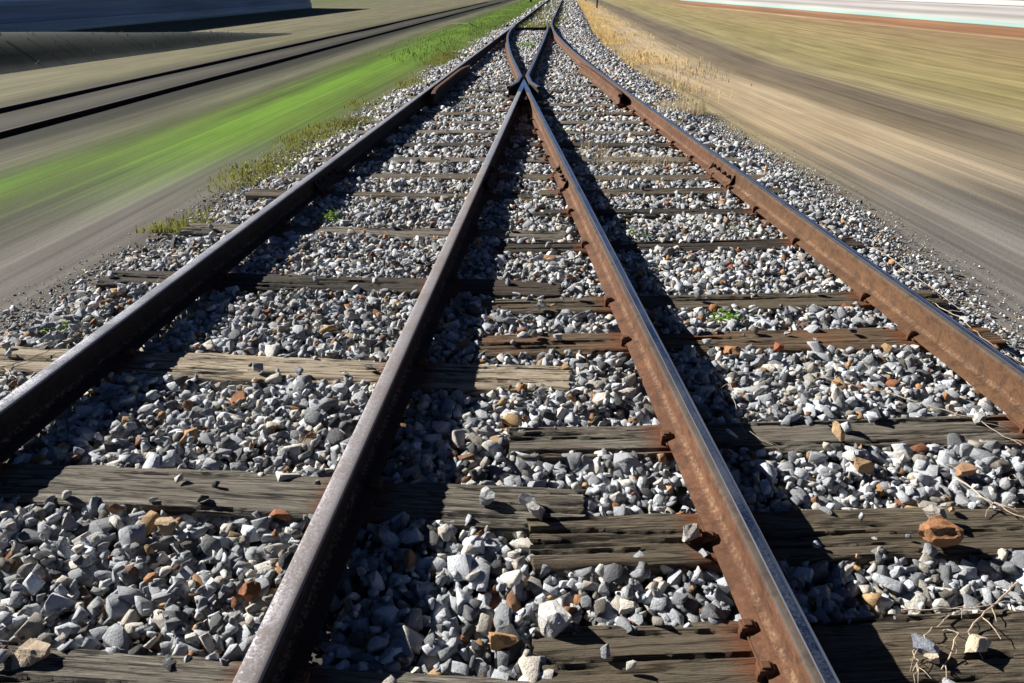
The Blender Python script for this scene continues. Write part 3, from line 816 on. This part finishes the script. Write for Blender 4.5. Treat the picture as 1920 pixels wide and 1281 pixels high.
STONES = [
 (1752, 1022, .152, OR, "big rough orange rock lying on the dark sleeper at the lower right", .003, .55, 1),
 (1750, 975, .080, (.33, .31, .28), "grey rounded stone just behind the big orange rock on the sleeper", .003, .7, 2),
 (1783, 958, .028, TN, "small tan pebble behind the grey stone on the sleeper with the orange rock", .003, .8, 3),
 (1778, 990, .030, (.36, .36, .35), "thin grey chip against the right back of the big orange rock", .003, .3, 4),
 (1702, 1008, .026, BL, "tiny blue grey chip at the left tip of the big orange rock", .003, .6, 5),
 (1528, 1026, .034, (.30, .34, .40), "small pale blue stone alone in the rail shadow on a sleeper", .003, .9, 6),
 (1828, 1218, .080, CRM, "cream white stone on the bottom right sleeper among dry twigs", .003, .6, 7),
 (1736, 1222, .080, BL, "flat blue grey stone on the bottom right sleeper left of the cream one", .003, .45, 8),
 (1746, 1240, .046, CRM, "small cream stone in front of the flat blue grey one on the sleeper", .003, .7, 9),
 (563, 700, .050, (.22, .24, .28), "blue grey stone on the pale sleeper of the left track", .003, .8, 10),
 (648, 702, .045, (.34, .34, .33), "thin grey flake on the pale sleeper of the left track", .003, .3, 11),
 (693, 691, .050, (.10, .10, .10), "dark thin flake on the pale sleeper near the dull rail", .003, .35, 12),
 (222, 968, .075, (.27, .15, .08), "upright brown stone leaning at the front edge of the cracked grey sleeper", -.03, .62, 13, True),
 (1411, 622, .046, WH, "white stone on the brown stained sleeper right of the rusty rail", .003, .8, 14),
 (1476, 626, .040, (.36, .36, .35), "small grey flake on the brown stained sleeper", .003, .4, 15),
 (1530, 637, .028, (.34, .35, .36), "tiny grey chip in the middle of the brown stained sleeper", .003, .4, 16),
 (1572, 825, .078, TN, "tan stone standing on its tip on the grey cracked sleeper", .003, .55, 17, True),
 (1835, 792, .070, (.36, .37, .36), "grey flat stone on the grey cracked sleeper near the outer rail", .003, .5, 18),
 (1298, 1012, .070, (.38, .36, .33), "pale stone leaning on the spike of the rusty rail", .01, 1.0, 19),
 (1318, 1052, .060, (.26, .28, .31), "blue grey stone right in front of the spike of the rusty rail", -.03, .8, 20),
 (1372, 668, .125, OR, "long orange stone in front of the brown stained sleeper", -.03, .45, 21),
 (1460, 662, .070, RD, "reddish brown stone in front of the brown stained sleeper", -.02, .8, 22),
 (1040, 1178, .105, (.48, .48, .47), "large whitish stone in the gravel between the two legs of the V", -.02, .75, 23),
 (503, 588, .055, RD, "brick red squarish stone in the gravel behind the pale sleeper", -.025, .6, 24),
 (450, 755, .080, (.30, .14, .06), "flat rust brown stone in the gravel in front of the pale sleeper", -.02, .5, 25),
 (945, 1212, .080, (.42, .24, .10), "sharp orange stone between the V rails beside a sleeper end", -.02, .7, 26),
 (62, 1238, .120, (.42, .34, .25), "long pale tan stone in the gravel at the bottom left", -.02, .5, 27),
 (470, 1125, .070, (.30, .13, .06), "rust red stone beside the dull rail in the left gravel", -.02, .9, 28),
 (320, 1002, .095, (.38, .28, .18), "tan brown angular stone in front of the cracked grey sleeper", -.02, .75, 29),
 (990, 945, .062, (.33, .34, .36), "blue grey stone in front on the sleeper end between the V rails", .003, .8, 30),
 (1006, 968, .075, (.36, .35, .34), "pale grey stone at the corner of the sleeper end between the V rails", .0, .8, 31),
 (915, 940, .060, (.36, .37, .38), "round light grey stone on the back of the sleeper end between the V rails", .003, .8, 32),
 (1614, 885, .075, (.36, .24, .13), "tan and brown stone in the right gravel before the cracked grey sleeper", -.02, .9, 33),
 (1805, 893, .085, (.36, .22, .13), "brown smooth stone in the gravel behind the orange rock's sleeper", -.02, .6, 34),
 (1715, 660, .050, (.52, .52, .50), "squared white stone against the outer side of the ochre rail", -.03, .8, 35),
 (1016, 578, .055, (.42, .42, .41), "round white stone on the sleeper end behind the rusty rail's double spikes", .003, .9, 36),
 (1045, 636, .050, (.38, .38, .38), "grey stone on the brown sleeper end between the V rails", .003, .7, 37),
 (683, 442, .058, (.28, .14, .07), "orange brown stone at the front of the sleeper with dry roots", -.02, .9, 38),
 (1640, 1012, .020, (.30, .29, .27), "tiny chip on the orange rock's sleeper, left of the rock", .003, .6, 39),
 (1862, 953, .024, (.42, .42, .42), "tiny white chip at the back right of the orange rock's sleeper", .003, .6, 40),
]
for s in STONES: stone(s[0], s[1], s[2], s[3], s[4], s[5], s[6], s[7], *(s[8:9]))

# ------------------------------------------------------------------ plants and stems
def leaf_bush(name, p, n, r, hgt, mat, label, cat='weed', ls=.03, seed=0, stem=True):
    rs = random.Random(seed); e = empty(name, p); tag(e, label, cat)
    V, F = [], []
    def leaf(c, d, up, l, w):
        s = d.cross(up).normalized() * w; b = len(V)
        V.extend([c - s * .2, c + d * l * .5 + s + up * l * .1, c + d * l, c + d * l * .5 - s + up * l * .1, c + d * l * .55 - up * l * .06])
        F.extend([(b, b + 1, b + 4), (b + 1, b + 2, b + 4), (b + 2, b + 3, b + 4), (b + 3, b, b + 4)])
    SV, SF = [], []
    for i in range(n):
        a = rs.uniform(0, 6.28); q = rs.random() ** .6 * r
        base = Vector((math.cos(a) * q * .35, math.sin(a) * q * .35, 0)); top = Vector((math.cos(a) * q, math.sin(a) * q, hgt * rs.uniform(.35, 1) * (1.1 - q / r * .6)))
        b = len(SV); w = Vector((.0012, .0008, 0))
        SV.extend([base - w, base + w, top + w * .6, top - w * .6]); SF.append((b, b + 1, b + 2, b + 3))
        for _ in range(rs.randint(2, 4)):
            t = rs.uniform(.55, 1); d = Vector((rs.gauss(0, 1), rs.gauss(0, 1), rs.uniform(-.1, .8))).normalized()
            leaf(base.lerp(top, t), d, Vector((rs.gauss(0, .3), rs.gauss(0, .3), 1)).normalized(), ls * rs.uniform(.6, 1.3), ls * rs.uniform(.22, .4))
    link('foliage', pymesh('foliage', V, F), mat, e)
    link('stem', pymesh('stem', SV, SF), M_TWIGD, e)
    return e

def blades_mesh(pts, hmin, hmax, w, rs, lean=.5, droop=.3):
    V, F = [], []
    for p in pts:
        a = rs.uniform(0, 6.28); h = rs.uniform(hmin, hmax); ln = rs.gauss(0, lean)
        d = Vector((math.cos(a), math.sin(a), 0)); s = Vector((-d.y, d.x, 0)) * w * rs.uniform(.6, 1.3)
        b = len(V); m = p + d * ln * h * .4 + Vector((0, 0, h * .62)); t = p + d * ln * h + Vector((0, 0, h * (1 - abs(ln) * droop)))
        V.extend([p - s, p + s, m + s * .7, m - s * .7, t]); F.extend([(b, b + 1, b + 2, b + 3), (b + 3, b + 2, b + 4)])
    return V, F

def tuft(p, n, rx, ry, hmin, hmax, mat, label, seed, w=.0022, lean=.9, name='dry_grass_tuft', cat='dry grass'):
    rs = random.Random(seed); pts = []
    for _ in range(n):
        a = rs.uniform(0, 6.28); q = rs.random() ** .5
        pts.append(Vector((math.cos(a) * q * rx, math.sin(a) * q * ry, -.03)))
    V, F = blades_mesh(pts, hmin, hmax, w, rs, lean, .75)
    o = link(name, pymesh(name, V, F), mat, None, p); return tag(o, label, cat)

def tube(bm, pts, r0, r1, seg=5):
    prev = None
    for i, p in enumerate(pts):
        t = (pts[min(i + 1, len(pts) - 1)] - pts[max(i - 1, 0)]).normalized()
        a = t.orthogonal().normalized(); b = t.cross(a); r = r0 + (r1 - r0) * i / max(1, len(pts) - 1)
        ring = [bm.verts.new(p + (a * math.cos(k * 6.283 / seg) + b * math.sin(k * 6.283 / seg)) * r) for k in range(seg)]
        if prev:
            best = min(range(seg), key=lambda s: sum((prev[k].co - ring[(k + s) % seg].co).length for k in range(seg)))
            ring = [ring[(k + best) % seg] for k in range(seg)]
            for k in range(seg): bm.faces.new((prev[k], prev[(k + 1) % seg], ring[(k + 1) % seg], ring[k]))
        prev = ring

def twig(pxs, label, r=.0022, mat=M_TWIG, br=6, seed=0, zs=.02, bl=.08, name='dry_twig', cat='twig'):
    rs = random.Random(seed); raw = [at(x, y, z) for x, y, z in pxs]
    o0 = raw[0].copy(); o0.z = 0
    pts = []
    for i in range(len(raw) - 1):
        n = 6
        for j in range(n):
            q = raw[i].lerp(raw[i + 1], j / n)
            pts.append(q - o0 + Vector((rs.gauss(0, .003), rs.gauss(0, .003), rs.gauss(0, .003))))
    pts.append(raw[-1] - o0)
    bm = bmesh.new(); tube(bm, pts, r, r * .5)
    for _ in range(br):
        i = rs.randrange(2, len(pts) - 1); d = (pts[i] - pts[i - 1]).normalized()
        d = (d + Vector((rs.gauss(0, .8), rs.gauss(0, .8), rs.uniform(-.1, .6)))).normalized(); l = bl * rs.uniform(.4, 1.2)
        q = [pts[i] + d * l * t + Vector((0, 0, -.02 * t * t)) + Vector((rs.gauss(0, .004), rs.gauss(0, .004), rs.gauss(0, .003))) * t for t in (0, .3, .6, 1)]
        tube(bm, q, r * .55, r * .3, 4)
    o = link(name, bm_mesh('twig', bm, 60), mat, None, o0)
    return tag(o, label, cat)

Zb = -.03
leaf_bush('green_weed', at(625, 412, Zb), 26, .10, .09, M_LEAF, "small bright green weed in the left track beside the rail shadow", seed=1)
leaf_bush('green_weed', at(1188, 445, Zb), 26, .14, .06, M_LEAF, "low green weed in the rail shadow at the left edge of the right track", seed=2, ls=.026)
leaf_bush('green_weed', at(1365, 605, Zb), 34, .12, .07, M_LEAF, "green weed among stones in front of the olive grey sleeper, right track", seed=3, ls=.026)
leaf_bush('green_weed', at(1375, 432, Zb), 44, .16, .05, M_MOSS, "mossy olive weed patch in the right track behind the dark grey sleeper", seed=4, ls=.02)
leaf_bush('green_weed', at(1285, 440, Zb), 30, .15, .035, M_MOSS, "low olive moss patch left of the mossy weed in the right track", seed=14, ls=.018)
leaf_bush('green_weed', at(130, 622, -.06), 34, .16, .08, M_LEAF, "green weed outside the left rail behind the pale sleeper", seed=5, ls=.03)
leaf_bush('green_weed', at(150, 640, -.06), 40, .15, .07, M_STRAW, "withered tan weed outside the left rail by the pale sleeper's end", seed=6, ls=.02)
leaf_bush('green_weed', at(985, 88, Zb), 40, .35, .16, M_LEAF, "bright green weed between the closure rails ahead of the crossing", seed=7, ls=.07)
leaf_bush('green_weed', at(1058, 247, Zb), 20, .14, .05, M_LEAF, "small weed in the shadow right of the V ahead of the joint", seed=8, ls=.03)
leaf_bush('green_weed', at(1200, 213, Zb), 30, .22, .05, M_MOSS, "thin yellowish weed by the foot of the curving right rail", seed=9, ls=.03)
leaf_bush('green_weed', at(600, 285, -.06), 150, .42, .06, M_MOSS, "spreading yellow green weed outside the left rail near its joint", seed=10, ls=.028)
leaf_bush('green_weed', at(665, 232, -.06), 150, .45, .10, M_MOSS, "taller yellow green weed outside the left rail beyond its joint", seed=11, ls=.035)
leaf_bush('green_weed', at(845, 105, -.06), 120, .6, .12, M_MOSS, "low weed outside the left rail level with the far closure rails", seed=12, ls=.05)
leaf_bush('green_weed', at(540, 312, -.06), 90, .35, .05, M_MOSS, "sparse weed creeping over the gravel left of the left rail joint", seed=13, ls=.026)
tuft(at(1275, 205, -.06), 900, .42, .5, .10, .26, M_STRAW, "dense brownish dry tuft outside the curving right rail", 20, .0025, .6)
tuft(at(1195, 305, Zb), 520, .55, .30, .05, .17, M_STRAW, "mat of pale dry straw across the right track beside the rail joint", 21, .0022, 1.5)
tuft(at(1110, 290, Zb), 60, .16, .12, .14, .26, M_STRAW, "few upright dry stalks right of the shiny leg of the V", 22, .002, .25)
tuft(at(1230, 345, Zb), 260, .30, .12, .04, .10, M_TWIG, "brown matted dry grass before the straw mat in the right track", 23, .0022, 1.4)
tuft(at(1365, 425, Zb), 120, .2, .1, .04, .09, M_TWIGD, "small brown dry tuft on the mossy patch in the right track", 24, .002, 1.2)
tuft(at(1560, 705, Zb), 200, .34, .14, .03, .10, M_STRAW, "flattened dry straw on the gravel behind the grey cracked sleeper", 25, .0016, 1.7)
tuft(at(1235, 150, -.1), 90, .7, 1.2, .08, .34, M_TWIG, "leafless pale brown brush at the gravel edge on the right", 26, .003, 1.0, 'dry_brush', 'brush')
tuft(at(1300, 140, -.12), 90, .8, 1.4, .08, .36, M_TWIGD, "darker leafless brush on the tan ground further right of the gravel", 27, .003, 1.0, 'dry_brush', 'brush')
tuft(at(1085, 70, -.1), 160, .8, 3.5, .1, .3, M_TWIGD, "low brown scrub along the far right gravel edge", 28, .005, .9, 'dry_brush', 'brush')
tuft(at(1100, 118, -.05), 60, .3, .4, .1, .2, M_MOSS, "little dry tuft on the far right gravel shoulder", 29, .004, .6)
twig([(1480, 690, .0), (1560, 715, .01), (1660, 735, .005), (1740, 760, .01), (1830, 785, .02), (1915, 835, .01)], "long pale dry stem across the grey cracked sleeper", .0026, seed=1, br=10)
twig([(1330, 735, .0), (1370, 720, .015), (1390, 800, .01), (1450, 835, .005)], "looping pale stem in the shade beside the rusty rail", .0016, seed=2, br=4)
twig([(1380, 790, .0), (1480, 750, .02), (1560, 690, .02), (1600, 650, .0)], "thin pale stem lying over the gravel behind the grey cracked sleeper", .0014, seed=12, br=8)
twig([(1790, 895, .0), (1850, 935, .02), (1930, 975, .015)], "forked pale stem reaching over the back edge of the orange rock's sleeper", .003, seed=3, br=6)
twig([(1690, 1145, .0), (1800, 1140, .015), (1925, 1125, .02)], "straight pale stem along the back edge of the bottom right sleeper", .0022, seed=4, br=5)
twig([(1910, 1090, .02), (1850, 1150, .015), (1800, 1190, .02), (1765, 1255, .012)], "branching dry twig beside the cream white stone", .0032, seed=5, br=9)
twig([(1790, 1150, .012), (1740, 1185, .02), (1715, 1225, .012), (1722, 1258, .008)], "curled thin twig beside the flat blue grey stone", .002, seed=6, br=7)
twig([(640, 425, .012), (700, 432, .02), (760, 438, .015), (830, 448, .01)], "dry root strand along the grey split sleeper in the left track", .0022, seed=7, br=14, bl=.14)
twig([(585, 437, .0), (660, 432, .02), (720, 452, .0), (800, 462, -.01)], "second dry root strand over the front of the grey split sleeper", .002, seed=8, br=12, bl=.14)
twig([(0, 690, .01), (60, 672, .015), (130, 640, .03), (155, 612, .05), (145, 600, .06)], "dark stem arching over the pale sleeper's outer end", .0022, M_TWIGD, 3, 9)
twig([(10, 690, .01), (22, 705, .02), (35, 708, .03), (32, 725, 0), (20, 735, -.02)], "pale curled stem at the left frame edge by the pale sleeper", .0026, seed=10, br=2)
twig([(280, 545, .0), (300, 520, .03), (330, 515, .03), (345, 500, 0)], "pale curled stem over gravel at the blackened sleeper's outer end", .002, seed=11, br=6)
twig([(1395, 345, .03), (1400, 365, .06), (1425, 367, .08), (1423, 385, .02), (1410, 395, .0)], "curled pale stem against the ochre rail behind its bolted joint", .002, seed=13, br=2, name='dry_twig')
twig([(1590, 455, -.04), (1650, 470, 0), (1720, 520, 0), (1800, 580, -.02)], "long pale stem on the gravel outside the ochre rail", .0022, seed=14, br=8)
twig([(1730, 560, -.02), (1800, 595, 0), (1850, 640, 0), (1915, 680, -.02)], "pale stem beside the white squared stone outside the ochre rail", .0022, seed=15, br=8)
twig([(790, 36 + 30, -.1), (850, 44, .55), (880, 44, .65), (905, 56, .1)], "dark bent cable arching out of the grass far left of the track", .02, M_TWIGD, 0, 16, name='bent_cable', cat='cable')

# grass, nobody could count it
def scatter(n, y0, y1, xa, xb, hmin, hmax, w, seed, dens=None):
    rs = random.Random(seed); pts = []
    while len(pts) < n:
        y = y0 + (y1 - y0) * rs.random() ** 1.5; x = rs.uniform(xa(y), xb(y))
        if dens and rs.random() > dens(x, y): continue
        pts.append(Vector((x, y, -.13)))
    return blades_mesh(pts, hmin, hmax, w, rs, .5, .6)
def clump(x, y): return .12 + .88 * (mn.noise(Vector((x * .5, y * .22, 3))) > -.02)
def dens_l(x, y):
    d = float(x_left(y)) - x
    return clump(x, y) * max(0, min(1, (y - 19) / 16)) * max(0, 1 - max(0, d) / 3.0) ** 1.6
def dens_r(x, y):
    d = x - float(x_right(y))
    return clump(x, y) * max(0, min(1, (y - 13) / 14)) * max(0, 1 - max(0, d) / 2.6) ** 1.6
V, F = scatter(18000, 20, 95, lambda y: float(x_left(y)) - 3.0, lambda y: float(x_left(y)) + .55, .06, .15, .010, 31, dens_l)
V2, F2 = scatter(5200, 5.5, 22, lambda y: float(x_left(y)) - .5, lambda y: float(x_left(y)) + .75, .03, .085, .006, 35, lambda x, y: max(0, mn.noise(Vector((x * 1.3, y * .55, 8))) * 2.2 + .05))
V2 = [v + Vector((0, 0, .055)) for v in V2]
tag(link('shoulder_moss', pymesh('shoulder_moss', V2, F2), M_MOSS), kind='stuff')
tag(link('grass', pymesh('grass', V, F), M_GRASSG), kind='stuff')
V, F = scatter(12000, 12, 95, lambda y: float(x_right(y)) + .1, lambda y: float(x_right(y)) + 2.6, .04, .15, .010, 32, dens_r)
tag(link('dry_grass', pymesh('dry_grass', V, F), M_GRASSY), kind='stuff')
V, F = scatter(1700, 33, 90, lambda y: float(xA(y)) + .15, lambda y: float(xD(y)) + .7, .12, .22, .012, 33, clump)
for i in range(len(V)): V[i] = V[i] + Vector((0, 0, .12))
tag(link('track_grass', pymesh('track_grass', V, F), M_MOSS), kind='stuff')

# ------------------------------------------------------------------ what stands beyond
for k, u in enumerate((-7.75, -9.25)):
    fn = lambda y, u=u: u * 1.0026 + TL * y
    rail(("nearer" if k == 0 else "farther") + " dark rail of the second track across the grass on the left", line(fn, 1, 90, 3), M_RUST_SHADE, M_RUST_SHADE, z0=-.285, group='rails of the second track', avoid=False)
def mat_bands(name, stops, zmin, zmax, streak=(.05, 1, 9), amp=.25, mult=.35):
    """weathered horizontal bands painted on a long wall, streaked along its length"""
    k = NT(name); tc = k.node("ShaderNodeTexCoord"); sx = k.node("ShaderNodeSeparateXYZ"); k.l(tc.outputs['Object'], sx.inputs[0])
    m = k.node("ShaderNodeMapping"); m.inputs['Scale'].default_value = (streak[1], streak[0], streak[2]); k.l(tc.outputs['Object'], m.inputs[0])
    n = k.noise(m.outputs[0], 1.0, 4, .6)
    z = k.math('DIVIDE', k.math('SUBTRACT', sx.outputs[2], zmin), zmax - zmin)
    z = k.math('ADD', z, k.math('MULTIPLY', k.math('SUBTRACT', n, .5), amp), True)
    c = k.ramp(z, stops)
    m2 = k.node("ShaderNodeMapping"); m2.inputs['Scale'].default_value = (1, .12, streak[2] * 2.2); k.l(tc.outputs['Object'], m2.inputs[0])
    c = k.mix(1.0, c, k.ramp(k.noise(m2.outputs[0], 1.0, 4, .6), [(.3, 1 - mult), (.7, 1 + mult)]), 'MULTIPLY')
    k.col(c); k.rough(.8); k.b.inputs['Specular IOR Level'].default_value = .2
    return k.m
# overgrown earth bank, its face turned from the sun
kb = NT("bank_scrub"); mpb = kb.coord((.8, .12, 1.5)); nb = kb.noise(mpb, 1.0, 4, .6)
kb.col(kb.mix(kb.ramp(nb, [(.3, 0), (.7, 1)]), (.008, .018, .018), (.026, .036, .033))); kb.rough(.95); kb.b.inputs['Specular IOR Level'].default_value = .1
near_l = [(-14.2, -2), (-13.6, 5), (-13.0, 12), (-12.2, 17), (-11.2, 23), (-9.6, 31), (-8.6, 36)]
V, F = [], []; NB = 16
for q in range(60):
    y = -2 + 38 * q / 59; x0 = float(np.interp(y, [b for a, b in near_l], [a for a, b in near_l]))
    hh = 1.15 * max(0.0, min(1, (34 - y) / 20)) ** .9
    for j in range(NB + 1):
        t = j / NB; w = 1.2 + 4.6 * max(.15, min(1, (36 - y) / 22))
        prof = math.sin(math.pi * t) ** 1.5 if t < .5 else math.sin(math.pi * t) ** .8
        V.append((x0 + .5 - w * t, y, -.24 + hh * prof + .03 * mn.noise(Vector((t * 4, y * .3, 2)))))
for q in range(59):
    for j in range(NB):
        a = q * (NB + 1) + j; F.append((a, a + 1, a + NB + 2, a + NB + 1))
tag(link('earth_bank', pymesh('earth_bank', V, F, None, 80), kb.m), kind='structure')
_r = random.Random(77); BV = list(V); pts = [Vector(_r.choice(BV)) + Vector((_r.uniform(-.3, .3), _r.uniform(-.35, .35), -.05)) for _ in range(2500)]
V, F = blades_mesh([p for p in pts if p.z > -.1], .05, .14, .012, _r, .6, .6)
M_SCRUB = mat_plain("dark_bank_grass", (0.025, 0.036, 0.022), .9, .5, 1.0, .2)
tag(link('bank_grass', pymesh('bank_grass', V, F), M_SCRUB), kind='stuff')

M_SHED = mat_bands("blue_grey_boards", [(0, (.30, .33, .38)), (.25, (.30, .32, .36)), (.42, (.62, .74, .9)), (.6, (.36, .40, .48)), (.8, (.62, .74, .9)), (1, (.28, .31, .37))], .5, 3.0, (.03, 1, 2.2), .7, .3)
M_SHEDD = mat_plain("dark_grey_roofing", (0.12, 0.12, 0.13), .8, .3, 1.5)
M_SHEDL = mat_bands("pale_plinth", [(0, (.30, .32, .22)), (.3, (.5, .5, .47)), (1, (.42, .44, .46))], 0, .5, (.05, 1, 3), .5, .25)
ang = -math.atan(TL)
def block(name, parent, cx, cy, cz, sx, sy, sz, mat, bev=0.01):
    bm = bmesh.new(); bm_box(bm, (cx, cy, cz), (sx, sy, sz), 0, bev); return link(name, bm_mesh(name, bm), mat, parent)
sh = empty('goods_shed', (-20.5, 26, -.2), ang); tag(sh, "long low blue grey goods shed with pale foot, far left behind the bank", 'shed')
block('wall', sh, -2, 20, 1.75, 4, 46, 2.5, M_SHED); block('plinth', sh, -1.98, 20, .245, 4.06, 46.1, .49, M_SHEDL)
block('roof', sh, -2, 20, 3.1, 4.8, 47, .18, M_SHEDD)

M_WALL = mat_bands("painted_barrier", [(0, (.20, .30, .29)), (.10, (.22, .32, .31)), (.22, (.30, .30, .295)), (.38, (.16, .157, .16)), (.52, (.26, .255, .255)), (.66, (.18, .178, .18)), (.85, (.34, .335, .335)), (1, (.37, .365, .365))], .42, 1.36, (.03, 1, 3), .22, .14)
M_BROWN = mat_bands("rust_brown_base", [(0, (.22, .16, .10)), (.35, (.115, .055, .028)), (1, (.16, .09, .05))], 0, .42, (.05, 1, 4), .4, .3)
fw = empty('barrier_wall', (20.3, 10, -.2), math.atan(.047)); tag(fw, "long pale barrier wall with teal stripe and rust brown foot, far right", 'barrier')
block('foot', fw, 0, 30, .21, .50, 80, .42, M_BROWN); block('panel', fw, .02, 30, .785, .30, 80, .73, M_WALL); block('coping', fw, .02, 30, 1.24, .36, 80.1, .18, M_WALL)
def post(px, py, h, r, label, name='wooden_post'):
    p = at(px, py, -.2); e = empty(name, p); tag(e, label, 'post')
    bm = bmesh.new(); bmesh.ops.create_cone(bm, cap_ends=True, segments=10, radius1=r, radius2=r * .85, depth=h, matrix=Matrix.Translation((0, 0, h / 2)))
    link('shaft', bm_mesh('shaft', bm, 40), M_POST, e)
    bm = bmesh.new(); bm_box(bm, (0, 0, h + .02), (r * 2.4, r * 2.4, .06), 0, .01); link('cap', bm_mesh('cap', bm), M_POST, e)
post(1119, 16, 2.6, .075, "taller dark wooden post standing in the dry grass right of the far track")
post(1098, 4, 2.2, .085, "farther small dark post at the top edge right of the far track")
post(995, 6, 1.2, .16, "short thick dark post at the top edge left of the far track", 'marker_post')
